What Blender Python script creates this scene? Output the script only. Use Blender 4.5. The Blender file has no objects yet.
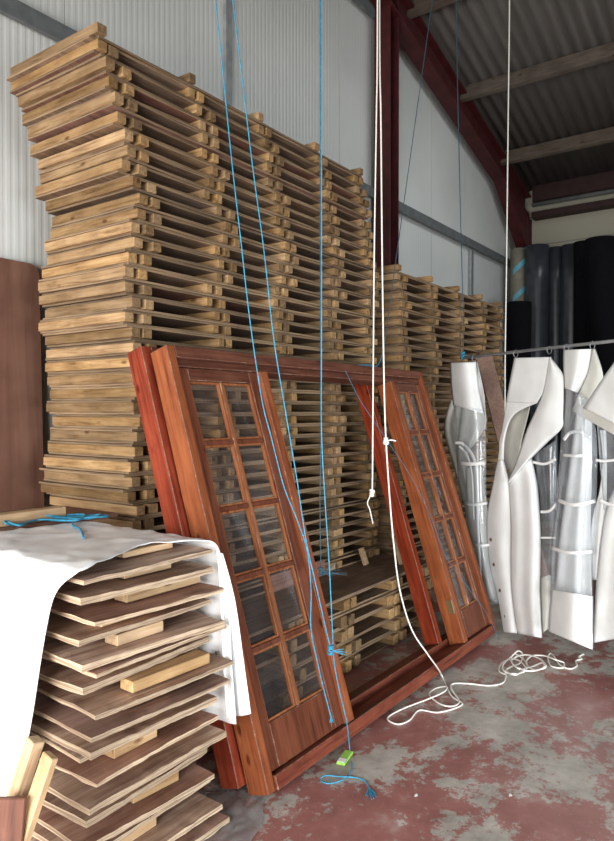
import bpy, bmesh, math, random
from mathutils import Vector, Matrix, noise
R = random.Random(7)
S = bpy.context.scene
C = S.collection
PI = math.pi

# ------------------------------------------------------------------ camera
FPX = 680.0; HZ = 412.0; HC = 1.62
FW = Vector((.810, .587, 0)).normalized(); RT = Vector((FW.y, -FW.x, 0))
cam_d = bpy.data.cameras.new('camera'); cam = bpy.data.objects.new('camera', cam_d); C.objects.link(cam)
cam_d.sensor_fit = 'VERTICAL'; cam_d.sensor_height = 36; cam_d.lens = 36 * FPX / 841
cam_d.clip_start = .05
cam.location = (0, 0, HC)
cam.rotation_euler = (PI/2 - math.atan((420.5-HZ)/FPX), 0, math.atan2(-FW.x, FW.y))
S.camera = cam

def P(px, py, Y):                       # a place seen in the photo at the distance Y
    return FW*Y + RT*((px-307)/FPX*Y) + Vector((0, 0, HC + (HZ-py)/FPX*Y))
def F(px, py, z=0.0):                   # the same on the ground (or at height z)
    return P(px, py, (HC-z)*FPX/(py-HZ))

# ------------------------------------------------------------------ materials
def new_mat(name):
    m = bpy.data.materials.new(name); m.use_nodes = True
    nt = m.node_tree; b = nt.nodes['Principled BSDF']
    return m, nt, b
def N(nt, t, **kw):
    n = nt.nodes.new(t)
    for k, v in kw.items():
        if k in n.inputs: n.inputs[k].default_value = v
        else: setattr(n, k, v)
    return n
def ramp(nt, stops):
    r = nt.nodes.new('ShaderNodeValToRGB')
    e = r.color_ramp.elements
    e[0].position, e[0].color = stops[0][0], (*stops[0][1], 1)
    e[1].position, e[1].color = stops[-1][0], (*stops[-1][1], 1)
    for p, c in stops[1:-1]:
        x = e.new(p); x.color = (*c, 1)
    return r
def mixc(nt, a, b, fac, mode='MIX'):
    m = nt.nodes.new('ShaderNodeMix'); m.data_type = 'RGBA'; m.blend_type = mode
    for inp, v in ((m.inputs[0], fac), (m.inputs[6], a), (m.inputs[7], b)):
        if hasattr(v, 'links'): nt.links.new(v, inp)
        elif isinstance(v, tuple): inp.default_value = (*v, 1)
        else: inp.default_value = v
    return m.outputs[2]

def wood(name, ca, cb, cdark, axis=0, rough=.75, var=.5, knots=True, vmin=.6, vmax=1.15, edge=None, spec=.25, stretch=18, smin=.82, smax=1.02):
    """grained timber; grain along the local axis; every object gets its own tone"""
    m, nt, b = new_mat(name); L = nt.links
    tc = N(nt, 'ShaderNodeTexCoord'); oi = N(nt, 'ShaderNodeObjectInfo')
    off = N(nt, 'ShaderNodeVectorMath', operation='SCALE'); 
    cmb = N(nt, 'ShaderNodeCombineXYZ'); L.new(oi.outputs['Random'], cmb.inputs[0]); L.new(oi.outputs['Random'], cmb.inputs[1])
    L.new(cmb.outputs[0], off.inputs[0]); off.inputs['Scale'].default_value = 37.0
    add = N(nt, 'ShaderNodeVectorMath', operation='ADD'); L.new(tc.outputs['Object'], add.inputs[0]); L.new(off.outputs[0], add.inputs[1])
    mp = N(nt, 'ShaderNodeMapping'); sc = [stretch]*3; sc[axis] = stretch*.07; mp.inputs['Scale'].default_value = sc
    L.new(add.outputs[0], mp.inputs[0])
    n1 = N(nt, 'ShaderNodeTexNoise', Scale=3.0, Detail=5.0, Roughness=.65, Distortion=.6); L.new(mp.outputs[0], n1.inputs['Vector'])
    r1 = ramp(nt, [(.28, cdark), (.45, ca), (.66, cb)]); L.new(n1.outputs[0], r1.inputs[0])
    col = r1.outputs[0]
    # stains
    n2 = N(nt, 'ShaderNodeTexNoise', Scale=4.5, Detail=3.0); L.new(add.outputs[0], n2.inputs['Vector'])
    r2 = ramp(nt, [(.38, (.5, .45, .42)), (.6, (1, 1, 1))]); L.new(n2.outputs[0], r2.inputs[0])
    col = mixc(nt, col, r2.outputs[0], var, 'MULTIPLY')
    if knots:
        vo = N(nt, 'ShaderNodeTexVoronoi', Scale=1.0)
        mk = N(nt, 'ShaderNodeMapping'); s2 = [9.0]*3; s2[axis] = 4.0; mk.inputs['Scale'].default_value = s2
        L.new(add.outputs[0], mk.inputs[0]); L.new(mk.outputs[0], vo.inputs['Vector'])
        rk = ramp(nt, [(.06, (.25, .13, .08)), (.13, (1, 1, 1))]); L.new(vo.outputs['Distance'], rk.inputs[0])
        col = mixc(nt, col, rk.outputs[0], .8, 'MULTIPLY')
    # tone of each piece
    mr = N(nt, 'ShaderNodeMapRange'); mr.inputs['To Min'].default_value = vmin; mr.inputs['To Max'].default_value = vmax
    L.new(oi.outputs['Random'], mr.inputs[0])
    hs = N(nt, 'ShaderNodeHueSaturation'); L.new(mr.outputs[0], hs.inputs['Value']); L.new(col, hs.inputs['Color'])
    mh = N(nt, 'ShaderNodeMath', operation='FRACT'); m7 = N(nt, 'ShaderNodeMath', operation='MULTIPLY'); m7.inputs[1].default_value = 7.3
    L.new(oi.outputs['Random'], m7.inputs[0]); L.new(m7.outputs[0], mh.inputs[0])
    ms = N(nt, 'ShaderNodeMapRange'); ms.inputs['To Min'].default_value = smin; ms.inputs['To Max'].default_value = smax
    L.new(mh.outputs[0], ms.inputs[0]); L.new(ms.outputs[0], hs.inputs['Saturation'])
    L.new(hs.outputs[0], b.inputs['Base Color'])
    b.inputs['Roughness'].default_value = rough; b.inputs['Specular IOR Level'].default_value = spec
    bp = N(nt, 'ShaderNodeBump', Strength=.25, Distance=.004); L.new(n1.outputs[0], bp.inputs['Height']); L.new(bp.outputs[0], b.inputs['Normal'])
    return m

def plain(name, c, rough=.6, metal=0, spec=.4, nvar=.0, nscale=8, bump=0, c2=None):
    m, nt, b = new_mat(name); L = nt.links
    b.inputs['Roughness'].default_value = rough; b.inputs['Metallic'].default_value = metal; b.inputs['Specular IOR Level'].default_value = spec
    tc = N(nt, 'ShaderNodeTexCoord'); n = N(nt, 'ShaderNodeTexNoise', Scale=float(nscale), Detail=4.0); L.new(tc.outputs['Object'], n.inputs['Vector'])
    c2 = c2 or tuple(x*(1-nvar) for x in c)
    r = ramp(nt, [(.35, c2), (.62, c)]); L.new(n.outputs[0], r.inputs[0]); L.new(r.outputs[0], b.inputs['Base Color'])
    if bump:
        bp = N(nt, 'ShaderNodeBump', Strength=bump, Distance=.01); L.new(n.outputs[0], bp.inputs['Height']); L.new(bp.outputs[0], b.inputs['Normal'])
    return m

def clearmat(name, tint, gl_rough, refl, haze, hazecol):
    m, nt, b = new_mat(name); L = nt.links
    nt.nodes.remove(b); out = nt.nodes['Material Output']
    tr = N(nt, 'ShaderNodeBsdfTransparent'); tr.inputs[0].default_value = (*tint, 1)
    gl = N(nt, 'ShaderNodeBsdfGlossy'); gl.inputs['Roughness'].default_value = gl_rough
    fw = N(nt, 'ShaderNodeLayerWeight'); fw.inputs['Blend'].default_value = .5; fr = N(nt, 'ShaderNodeMath', operation='POWER'); fr.inputs[1].default_value = 4.5; L.new(fw.outputs['Facing'], fr.inputs[0])
    ma = N(nt, 'ShaderNodeMath', operation='MULTIPLY_ADD'); ma.inputs[1].default_value = .75; ma.inputs[2].default_value = refl
    L.new(fr.outputs[0], ma.inputs[0])
    mx = N(nt, 'ShaderNodeMixShader'); L.new(ma.outputs[0], mx.inputs[0]); L.new(tr.outputs[0], mx.inputs[1]); L.new(gl.outputs[0], mx.inputs[2])
    df = N(nt, 'ShaderNodeBsdfDiffuse'); df.inputs[0].default_value = (*hazecol, 1)
    tl = N(nt, 'ShaderNodeBsdfTranslucent'); tl.inputs[0].default_value = (*hazecol, 1)
    ad = N(nt, 'ShaderNodeMixShader'); ad.inputs[0].default_value = .4; L.new(df.outputs[0], ad.inputs[1]); L.new(tl.outputs[0], ad.inputs[2])
    tc = N(nt, 'ShaderNodeTexCoord'); n = N(nt, 'ShaderNodeTexNoise', Scale=6.0, Detail=4.0); L.new(tc.outputs['Object'], n.inputs['Vector'])
    mr = N(nt, 'ShaderNodeMapRange'); mr.inputs['From Min'].default_value = .35; mr.inputs['From Max'].default_value = .7
    mr.inputs['To Min'].default_value = haze*.5; mr.inputs['To Max'].default_value = haze*1.5; L.new(n.outputs[0], mr.inputs[0])
    m2 = N(nt, 'ShaderNodeMixShader'); L.new(mr.outputs[0], m2.inputs[0]); L.new(mx.outputs[0], m2.inputs[1]); L.new(ad.outputs[0], m2.inputs[2])
    L.new(m2.outputs[0], out.inputs[0])
    return m

M = {}
M['batten'] = wood('pine_batten', (.40, .25, .12), (.55, .37, .20), (.18, .10, .045), axis=1, vmin=.42, vmax=1.0, smin=.95, smax=1.1)
M['battenx'] = wood('pine_batten_lengthwise', (.60, .38, .18), (.72, .49, .26), (.36, .2, .09), axis=0, vmin=.75, vmax=1.1)
M['ply'] = wood('plywood_sheet', (.19, .118, .07), (.29, .19, .115), (.09, .052, .03), axis=0, knots=False, vmin=.55, vmax=1.2, stretch=14)
M['plyred'] = wood('film_faced_plywood', (.24, .10, .065), (.32, .16, .10), (.12, .055, .04), axis=0, knots=False, vmin=.75, vmax=1.15, stretch=9, rough=.6)
M['plyleft'] = wood('stained_plywood', (.16, .066, .038), (.20, .09, .053), (.115, .047, .027), axis=2, knots=False, vmin=.9, vmax=1, stretch=3, rough=.6, var=.35)
def plyedge(name, c, d):
    m, nt, b = new_mat(name); L = nt.links
    tc = N(nt, 'ShaderNodeTexCoord'); mp = N(nt, 'ShaderNodeMapping'); mp.inputs['Scale'].default_value = (3, 3, 190); L.new(tc.outputs['Object'], mp.inputs[0])
    n = N(nt, 'ShaderNodeTexNoise', Scale=1.0, Detail=3.0); L.new(mp.outputs[0], n.inputs['Vector'])
    oi = N(nt, 'ShaderNodeObjectInfo'); mr = N(nt, 'ShaderNodeMapRange'); mr.inputs['To Min'].default_value = .65; mr.inputs['To Max'].default_value = 1.1; L.new(oi.outputs['Random'], mr.inputs[0])
    r = ramp(nt, [(.38, d), (.56, c)]); L.new(n.outputs[0], r.inputs[0])
    hs = N(nt, 'ShaderNodeHueSaturation'); L.new(r.outputs[0], hs.inputs['Color']); L.new(mr.outputs[0], hs.inputs['Value'])
    L.new(hs.outputs[0], b.inputs['Base Color']); b.inputs['Roughness'].default_value = .85; return m
M['edge'] = plyedge('plywood_edge', (.31, .21, .12), (.12, .075, .042))
M['edgepale'] = plyedge('pale_plywood_edge', (.62, .48, .33), (.30, .2, .13))
def edges(me, mat):
    me.materials.append(mat)
    for p in me.polygons:
        if abs(p.normal.z) < .5: p.material_index = 1
M['plank'] = wood('brown_plank', (.25, .14, .10), (.32, .19, .13), (.16, .09, .06), axis=2, knots=False, rough=.7)
M['dustyred'] = wood('dusty_film_faced_board', (.36, .19, .13), (.48, .29, .21), (.2, .09, .06), axis=0, knots=False, vmin=.85, vmax=1.1, stretch=9, var=.7)
M['oldply'] = wood('weathered_board', (.42, .26, .175), (.60, .43, .31), (.22, .12, .08), axis=0, knots=False, vmin=.85, vmax=1.2, stretch=11, var=.7)

def stained(name, a, b_, d, axis, rough=.5, chips=.5):
    m = wood(name, a, b_, d, axis=axis, rough=rough, var=.45, vmin=.9, vmax=1.05, spec=.12, stretch=14, smin=1.0, smax=1.04)
    nt = m.node_tree; b = nt.nodes['Principled BSDF']; L = nt.links
    src = b.inputs['Base Color'].links[0].from_socket
    # pale chipped paint along worn edges
    gm = N(nt, 'ShaderNodeNewGeometry'); tc = N(nt, 'ShaderNodeTexCoord')
    n = N(nt, 'ShaderNodeTexNoise', Scale=22.0, Detail=5.0, Roughness=.8); L.new(tc.outputs['Object'], n.inputs['Vector'])
    r = ramp(nt, [(.66, (0, 0, 0)), (.72, (1, 1, 1))]); L.new(n.outputs[0], r.inputs[0])
    mm = N(nt, 'ShaderNodeMath', operation='MULTIPLY'); mm.inputs[1].default_value = chips*.7; L.new(r.outputs[0], mm.inputs[0])
    L.new(mixc(nt, src, (.30, .2, .15), mm.outputs[0]), b.inputs['Base Color'])
    return m
M['frame_v'] = stained('stained_hardwood_upright', (.25, .072, .03), (.33, .11, .045), (.12, .036, .017), 2)
M['frame_h'] = stained('stained_hardwood_rail', (.13, .048, .031), (.19, .078, .05), (.06, .024, .017), 0)
M['red_v'] = stained('red_stained_upright', (.20, .032, .016), (.28, .058, .028), (.10, .018, .011), 2)
M['red_h'] = stained('red_stained_rail', (.17, .045, .028), (.23, .07, .04), (.07, .025, .018), 0, chips=.8)
M['sash_v'] = stained('stained_sash', (.14, .046, .026), (.19, .066, .037), (.065, .024, .015), 2, rough=.35, chips=.3)
M['bead'] = stained('orange_glazing_bead', (.28, .10, .045), (.38, .16, .07), (.16, .055, .026), 2, rough=.3, chips=.3)
m, nt, b = new_mat('worn_edge'); L = nt.links
tc = N(nt, 'ShaderNodeTexCoord'); n = N(nt, 'ShaderNodeTexNoise', Scale=14.0, Detail=7.0, Roughness=.8); L.new(tc.outputs['Object'], n.inputs['Vector'])
r = ramp(nt, [(.47, (.13, .045, .025)), (.56, (.20, .10, .06)), (.66, (.36, .26, .19))]); L.new(n.outputs[0], r.inputs[0]); L.new(r.outputs[0], b.inputs['Base Color']); b.inputs['Roughness'].default_value = .7
M['worn'] = m
M['glass'] = clearmat('window_glass', (.93, .92, .92), .06, .03, .06, (.46, .38, .36))
M['film'] = clearmat('clear_vinyl', (.97, .98, .99), .12, .03, .12, (.86, .91, .96))
M['filmfloor'] = clearmat('polythene_film', (.93, .93, .94), .25, .03, .22, (.6, .6, .6))
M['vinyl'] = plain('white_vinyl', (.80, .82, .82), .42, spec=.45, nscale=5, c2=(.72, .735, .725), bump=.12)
M['vinylshade'] = plain('white_vinyl_shaded', (.60, .60, .55), .5, spec=.4, nscale=5, c2=(.5, .5, .46))  # white vinyl again, greyed: shading of folds and back layers is in the colour
M['strap'] = plain('white_webbing', (.82, .83, .83), .5)
M['tarp'] = plain('white_tarpaulin', (.90, .91, .91), .4, spec=.45, nscale=3.2, c2=(.83, .84, .85), bump=.15)
M['rope_w'] = plain('white_rope', (.80, .78, .72), .8, nscale=60, nvar=.12)
M['rope_b'] = plain('blue_polypropylene_rope', (.04, .31, .50), .5, nscale=60, nvar=.35)
M['cord_b'] = plain('dark_blue_cord', (.03, .085, .12), .6, nscale=60, nvar=.3)
M['cord_b2'] = plain('faded_blue_cord', (.04, .17, .27), .6, nscale=60, nvar=.3)
M['steel'] = plain('galvanised_steel', (.42, .44, .45), .45, metal=.6, nscale=12, nvar=.25)
M['steelgrey'] = plain('grey_post', (.32, .34, .345), .5, nscale=12, nvar=.25)
M['darksteel'] = plain('dull_galvanised_rail', (.17, .185, .19), .5, metal=.2, nscale=12, nvar=.25)
M['brass'] = plain('brass', (.24, .17, .08), .5, metal=.7)
M['redsteel'] = plain('oxide_red_steel', (.075, .011, .012), .6, nscale=9, nvar=.35)
M['eavesteel'] = plain('dark_red_eave_steel', (.035, .012, .011), .6, nscale=9, nvar=.35)
M['timber'] = wood('roof_purlin_timber', (.13, .10, .075), (.18, .145, .11), (.08, .06, .045), axis=1, vmin=.9, vmax=1.1)
M['green'] = plain('lime_green_packet', (.32, .62, .10), .35, nscale=30, nvar=.2)
M['white'] = plain('white_paper_label', (.8, .82, .8), .5)
M['carpet_dark'] = plain('charcoal_vinyl_roll', (.04, .045, .055), .32, spec=.5, nscale=10, nvar=.3)
M['carpet_black'] = plain('black_carpet', (.006, .006, .008), .95, spec=.1, nscale=30, nvar=.3)
M['carpet_beige'] = plain('beige_carpet_backing', (.24, .22, .17), .8, nscale=12, nvar=.2)
M['bluetape'] = plain('pale_blue_tape', (.12, .38, .48), .4)

# wall sheeting, block wall, roof sheeting, floor
m, nt, b = new_mat('white_ribbed_cladding'); L = nt.links
tc = N(nt, 'ShaderNodeTexCoord'); n = N(nt, 'ShaderNodeTexNoise', Scale=1.1, Detail=4.0); L.new(tc.outputs['Object'], n.inputs['Vector'])
r = ramp(nt, [(.3, (.60, .62, .595)), (.7, (.70, .715, .685))]); L.new(n.outputs[0], r.inputs[0])
L.new(r.outputs[0], b.inputs['Base Color']); b.inputs['Roughness'].default_value = .33; b.inputs['Specular IOR Level'].default_value = .5
M['clad'] = m
m, nt, b = new_mat('painted_block'); L = nt.links
tc = N(nt, 'ShaderNodeTexCoord'); mp = N(nt, 'ShaderNodeMapping'); mp.inputs['Rotation'].default_value = (PI/2, 0, PI/2)
L.new(tc.outputs['Object'], mp.inputs[0])
br = N(nt, 'ShaderNodeTexBrick', Scale=1.0); br.inputs['Brick Width'].default_value = .45; br.inputs['Row Height'].default_value = .225; br.inputs['Mortar Size'].default_value = .012
br.inputs['Color1'].default_value = (.40, .38, .30, 1); br.inputs['Color2'].default_value = (.36, .34, .27, 1); br.inputs['Mortar'].default_value = (.25, .24, .2, 1)
L.new(mp.outputs[0], br.inputs['Vector']); L.new(br.outputs[0], b.inputs['Base Color']); b.inputs['Roughness'].default_value = .85
M['block'] = m
m, nt, b = new_mat('fibre_cement_roofing'); L = nt.links
tc = N(nt, 'ShaderNodeTexCoord'); mp = N(nt, 'ShaderNodeMapping'); mp.inputs['Scale'].default_value = (1, 7, 1); L.new(tc.outputs['Object'], mp.inputs[0])
n = N(nt, 'ShaderNodeTexNoise', Scale=1.6, Detail=6.0, Roughness=.7); L.new(mp.outputs[0], n.inputs['Vector'])
r = ramp(nt, [(.3, (.13, .12, .108)), (.7, (.20, .185, .17))]); L.new(n.outputs[0], r.inputs[0]); L.new(r.outputs[0], b.inputs['Base Color']); b.inputs['Roughness'].default_value = .9
M['roof'] = m
m, nt, b = new_mat('worn_red_painted_concrete'); L = nt.links
tc = N(nt, 'ShaderNodeTexCoord')
n1 = N(nt, 'ShaderNodeTexNoise', Scale=1.75, Detail=10.0, Roughness=.7, Distortion=.25); L.new(tc.outputs['Object'], n1.inputs['Vector'])
n2 = N(nt, 'ShaderNodeTexNoise', Scale=14.0, Detail=7.0, Roughness=.8); L.new(tc.outputs['Object'], n2.inputs['Vector'])
n3 = N(nt, 'ShaderNodeTexNoise', Scale=5.0, Detail=6.0, Roughness=.7); L.new(tc.outputs['Object'], n3.inputs['Vector'])
red = ramp(nt, [(.3, (.25, .10, .088)), (.55, (.35, .15, .132)), (.75, (.46, .31, .28))]); L.new(n3.outputs[0], red.inputs[0])
gry = ramp(nt, [(.25, (.23, .21, .18)), (.5, (.42, .39, .345)), (.75, (.60, .565, .51))]); L.new(n3.outputs[0], gry.inputs[0])
ma = N(nt, 'ShaderNodeMath', operation='MULTIPLY_ADD'); ma.inputs[1].default_value = .60; L.new(n2.outputs[0], ma.inputs[0])
mb = N(nt, 'ShaderNodeMath', operation='SUBTRACT'); mb.inputs[1].default_value = .30; L.new(n1.outputs[0], mb.inputs[0]); L.new(mb.outputs[0], ma.inputs[2])
msk = ramp(nt, [(.492, (0, 0, 0)), (.525, (1, 1, 1))]); L.new(ma.outputs[0], msk.inputs[0])
c = mixc(nt, red.outputs[0], gry.outputs[0], msk.outputs[0])
fl = ramp(nt, [(.60, (0, 0, 0)), (.66, (1, 1, 1))]); L.new(n2.outputs[0], fl.inputs[0])
fm = N(nt, 'ShaderNodeMath', operation='MULTIPLY'); fm.inputs[1].default_value = .55; L.new(fl.outputs[0], fm.inputs[0])
c = mixc(nt, c, (.40, .36, .33), fm.outputs[0])
L.new(c, b.inputs['Base Color'])
rr = ramp(nt, [(0, (.38, .38, .38)), (1, (.62, .62, .62))]); L.new(msk.outputs[0], rr.inputs[0]); L.new(rr.outputs[0], b.inputs['Roughness'])
bp = N(nt, 'ShaderNodeBump', Strength=.25, Distance=.004); L.new(ma.outputs[0], bp.inputs['Height']); L.new(bp.outputs[0], b.inputs['Normal'])
M['floor'] = m

# ------------------------------------------------------------------ helpers
def link(name, me, mat, parent=None):
    o = bpy.data.objects.new(name, me); C.objects.link(o)
    if mat is not None and not me.materials: me.materials.append(mat)
    if parent is not None: o.parent = parent
    return o
def tag(o, label=None, cat=None, group=None, kind=None):
    if label: o['label'] = label
    if cat: o['category'] = cat
    if group: o['group'] = group
    if kind: o['kind'] = kind
    return o
def empty(name, loc=(0, 0, 0), rot=(0, 0, 0)):
    o = bpy.data.objects.new(name, None); C.objects.link(o); o.location = loc; o.rotation_euler = rot; o.empty_display_size = .05
    return o
def add_box(bm, lo, hi, M4=None):
    vs = [bm.verts.new(((lo, hi)[i][0], (lo, hi)[j][1], (lo, hi)[k][2])) for i in (0, 1) for j in (0, 1) for k in (0, 1)]
    for f in ((0, 1, 3, 2), (4, 6, 7, 5), (0, 4, 5, 1), (2, 3, 7, 6), (0, 2, 6, 4), (1, 5, 7, 3)):
        bm.faces.new([vs[i] for i in f])
    if M4 is not None:
        for v in vs: v.co = M4 @ v.co
    return vs
def fin(bm, name, bevel=0, smooth=False, seg=1):
    bmesh.ops.recalc_face_normals(bm, faces=bm.faces)
    if bevel:
        bmesh.ops.bevel(bm, geom=list(bm.edges), offset=bevel, segments=seg, profile=.6, affect='EDGES', clamp_overlap=True)
    me = bpy.data.meshes.new(name); bm.to_mesh(me); bm.free()
    if smooth:
        for p in me.polygons: p.use_smooth = True
    return me
def box_mesh(name, lo, hi, bevel=.003):
    bm = bmesh.new(); add_box(bm, lo, hi); return fin(bm, name, bevel)
def rough_box(name, lo, hi, bevel=.004, cuts=10, amp=.003, axis=0, seed=0):
    """a sawn length of timber, very slightly wavy"""
    bm = bmesh.new(); add_box(bm, lo, hi)
    es = [e for e in bm.edges if abs((e.verts[0].co-e.verts[1].co)[axis]) > 1e-6]
    bmesh.ops.recalc_face_normals(bm, faces=bm.faces)
    bmesh.ops.bevel(bm, geom=list(bm.edges), offset=bevel, segments=1, affect='EDGES', clamp_overlap=True)
    es = [e for e in bm.edges if abs((e.verts[0].co-e.verts[1].co)[axis]) > .02]
    bmesh.ops.subdivide_edges(bm, edges=es, cuts=cuts)
    for v in bm.verts:
        q = noise.noise_vector(Vector((v.co[axis]*3+seed*7.7, v.co.x*8 if axis != 0 else v.co.y*8, v.co.z*8)))*amp
        q[axis] = 0; v.co += q
    return fin(bm, name)

def spline(pts, n=8):
    """smooth path through points (Catmull-Rom)"""
    pts = [Vector(p) for p in pts]; out = []
    for i in range(len(pts)-1):
        p0 = pts[max(i-1, 0)]; p1 = pts[i]; p2 = pts[i+1]; p3 = pts[min(i+2, len(pts)-1)]
        for k in range(n):
            t = k/n
            out.append(.5*((2*p1)+(-p0+p2)*t+(2*p0-5*p1+4*p2-p3)*t*t+(-p0+3*p1-3*p2+p3)*t**3))
    out.append(pts[-1]); return out
def add_tube(bm, pts, r, seg=7, twist=0.0, r2=None, flat=None):
    pts = [Vector(p) for p in pts]; rings = []; prev = None
    acc = 0
    for i, p in enumerate(pts):
        t = (pts[min(i+1, len(pts)-1)]-pts[max(i-1, 0)])
        t = t.normalized() if t.length > 1e-9 else Vector((0, 0, 1))
        if prev is None:
            a = t.orthogonal().normalized()
        else:
            a = prev - t*prev.dot(t)
            a = a.normalized() if a.length > 1e-6 else t.orthogonal().normalized()
        prev = a; b_ = t.cross(a)
        rr = r if r2 is None else r+(r2-r)*i/(len(pts)-1)
        if i: acc += (p-pts[i-1]).length
        ring = []
        for k in range(seg):
            an = 2*PI*k/seg + acc*twist
            lob = 1.0 + (.07*math.cos(3*2*PI*k/seg) if twist else 0)
            ring.append(bm.verts.new(p+(a*math.cos(an)+b_*math.sin(an))*rr*lob))
        rings.append(ring)
    for i in range(len(rings)-1):
        for k in range(seg):
            bm.faces.new((rings[i][k], rings[i][(k+1) % seg], rings[i+1][(k+1) % seg], rings[i+1][k]))
    bm.faces.new(rings[0][::-1]); bm.faces.new(rings[-1])
def tube_mesh(name, pts, r, seg=7, **kw):
    bm = bmesh.new(); kw.pop('twist', 0); add_tube(bm, pts, r, seg, **kw); return fin(bm, name, smooth=True)

def ordinal(n):
    ones = ['', 'first', 'second', 'third', 'fourth', 'fifth', 'sixth', 'seventh', 'eighth', 'ninth', 'tenth', 'eleventh', 'twelfth',
            'thirteenth', 'fourteenth', 'fifteenth', 'sixteenth', 'seventeenth', 'eighteenth', 'nineteenth']
    tens = {2: 'twent', 3: 'thirt', 4: 'fort', 5: 'fift', 6: 'sixt', 7: 'sevent', 8: 'eight'}
    if n < 20: return ones[n]
    t, o = divmod(n, 10)
    return tens[t]+'ieth' if o == 0 else tens[t]+'y-'+ones[o]

# ------------------------------------------------------------------ the building
VW = 3.76      # inner face of the clad wall
UW = 10.95     # inner face of the far wall
def zroof(u): return 5.79-.262*(u-8.3)
# floor
me = box_mesh('floor', (-6, -5, -.12), (UW+.3, VW+.3, 0), 0); tag(link('floor', me, M['floor']), kind='structure')
# clad wall: ribbed profile along u
def ribbed_wall():
    bm = bmesh.new(); prof = []
    u = -3.0
    while u < UW+.05:
        j = (u-2.5) % 1.055
        prof.append((u, VW)); prof.append((u+.022, VW)); prof.append((u+.028, VW+.0011)); prof.append((u+.042, VW+.0011))
        if j < .05: prof.append((u+.0455, VW+.016)); prof.append((u+.0495, VW+.016))
        u += .05
    lo = [bm.verts.new((a, b_, 0)) for a, b_ in prof]
    hi = [bm.verts.new((a, b_, min(zroof(a)+.06, 7.6))) for a, b_ in prof]
    for i in range(len(prof)-1): bm.faces.new((lo[i], lo[i+1], hi[i+1], hi[i]))
    lo2 = [bm.verts.new((prof[0][0], VW+.08, 0)), bm.verts.new((prof[-1][0], VW+.08, 0))]
    hi2 = [bm.verts.new((prof[0][0], VW+.08, 7.6)), bm.verts.new((prof[-1][0], VW+.08, zroof(prof[-1][0])+.06))]
    bm.faces.new((lo2[0], lo2[1], hi2[1], hi2[0]))
    bm.faces.new((lo[0], hi[0], hi2[0], lo2[0])); bm.faces.new((lo[-1], lo2[1], hi2[1], hi[-1]))
    return fin(bm, 'wall_left')
tag(link('wall_left', ribbed_wall(), M['clad']), kind='structure')
tag(link('wall_back', box_mesh('wall_back', (UW, -5, 0), (UW+.2, VW+.08, 5.3), 0), M['block']), kind='structure')
# roof: corrugations run down the slope
def roof():
    bm = bmesh.new(); cols = []
    v = -5.0
    U = [-3.0, 2.2, 6.9, UW+.2]
    while v <= VW+.081:
        h = .011*math.cos(2*PI*v/.146)
        cols.append([bm.verts.new((u, v, min(zroof(u), 7.8)+.06+h)) for u in [.7, 3, 6, UW+.2]])
        v += .146/8
    top = []
    for i in range(len(cols)-1):
        for k in range(3): bm.faces.new((cols[i][k], cols[i+1][k], cols[i+1][k+1], cols[i][k+1]))
    me = fin(bm, 'ceiling', smooth=True)
    return me
ro = link('ceiling', roof(), M['roof']); tag(ro, kind='structure')
sm = ro.modifiers.new('thick', 'SOLIDIFY'); sm.thickness = .008

tn = [0]
def trim(me, mat):
    tn[0] += 1
    o = link('trim_%d' % tn[0], me, mat); tag(o, kind='structure'); return o
# I-section member between two points, web depth along d, flange width w
def ibeam(a, b_, depth, width, tf=.016, up=Vector((0, 0, 1)), side=Vector((0, 1, 0))):
    a = Vector(a); b_ = Vector(b_); t = (b_-a).normalized(); s = side.normalized(); n = t.cross(s).normalized()
    pr = []
    h = depth/2; w = width/2; k = .006
    pr = [(-w, -h), (w, -h), (w, -h+tf), (k, -h+tf), (k, h-tf), (w, h-tf), (w, h), (-w, h), (-w, h-tf), (-k, h-tf), (-k, -h+tf), (-w, -h+tf)]
    bm = bmesh.new()
    A = [bm.verts.new(a+s*x+n*y) for x, y in pr]; B = [bm.verts.new(b_+s*x+n*y) for x, y in pr]
    for i in range(12): bm.faces.new((A[i], A[(i+1) % 12], B[(i+1) % 12], B[i]))
    bm.faces.new(A[::-1]); bm.faces.new(B)
    return bm
# column by the wall behind the stacks
bm = ibeam((6.42, 3.60, 0), (6.42, 3.60, zroof(6.42)-.12), .2, .19, side=Vector((0, 1, 0)))
trim(fin(bm, 'column', .002), M['redsteel'])
# rafter, with a deeper haunch at the eave
def raft(u): return zroof(u)-.245
bm = ibeam((2.6, 3.575, raft(2.6)), (UW-.12, 3.575, raft(UW-.12)), .33, .19)
trim(fin(bm, 'rafter', .002), M['redsteel'])
bm = bmesh.new()
a0 = UW-.12; pts = [(a0-1.15, raft(a0-1.15)-.165), (a0, raft(a0)-.165), (a0, raft(a0)-.78)]
va = [bm.verts.new((x, 3.49, z)) for x, z in pts]; vb = [bm.verts.new((x, 3.66, z)) for x, z in pts]
bm.faces.new(va); bm.faces.new(vb[::-1])
for i in range(3): bm.faces.new((va[i], va[(i+1) % 3], vb[(i+1) % 3], vb[i]))
trim(fin(bm, 'haunch', .003), M['redsteel'])
bm = ibeam((UW-.14, 3.575, 0), (UW-.14, 3.575, raft(UW-.14)-.2), .2, .19, side=Vector((0, 1, 0)))
trim(fin(bm, 'eave_column', .002), M['redsteel'])
# timber purlins
for i, u in enumerate((3.93, 5.4, 6.87, 8.34, 9.81)):
    ang = math.atan(.262)
    Mx = Matrix.Translation((u, 0, zroof(u)-.05)) @ Matrix.Rotation(ang, 4, 'Y')
    bm = bmesh.new(); add_box(bm, (-.038, -5, -.10), (.038, 3.73, .085), Mx)
    trim(fin(bm, 'purlin', .004), M['timber'])
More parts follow.
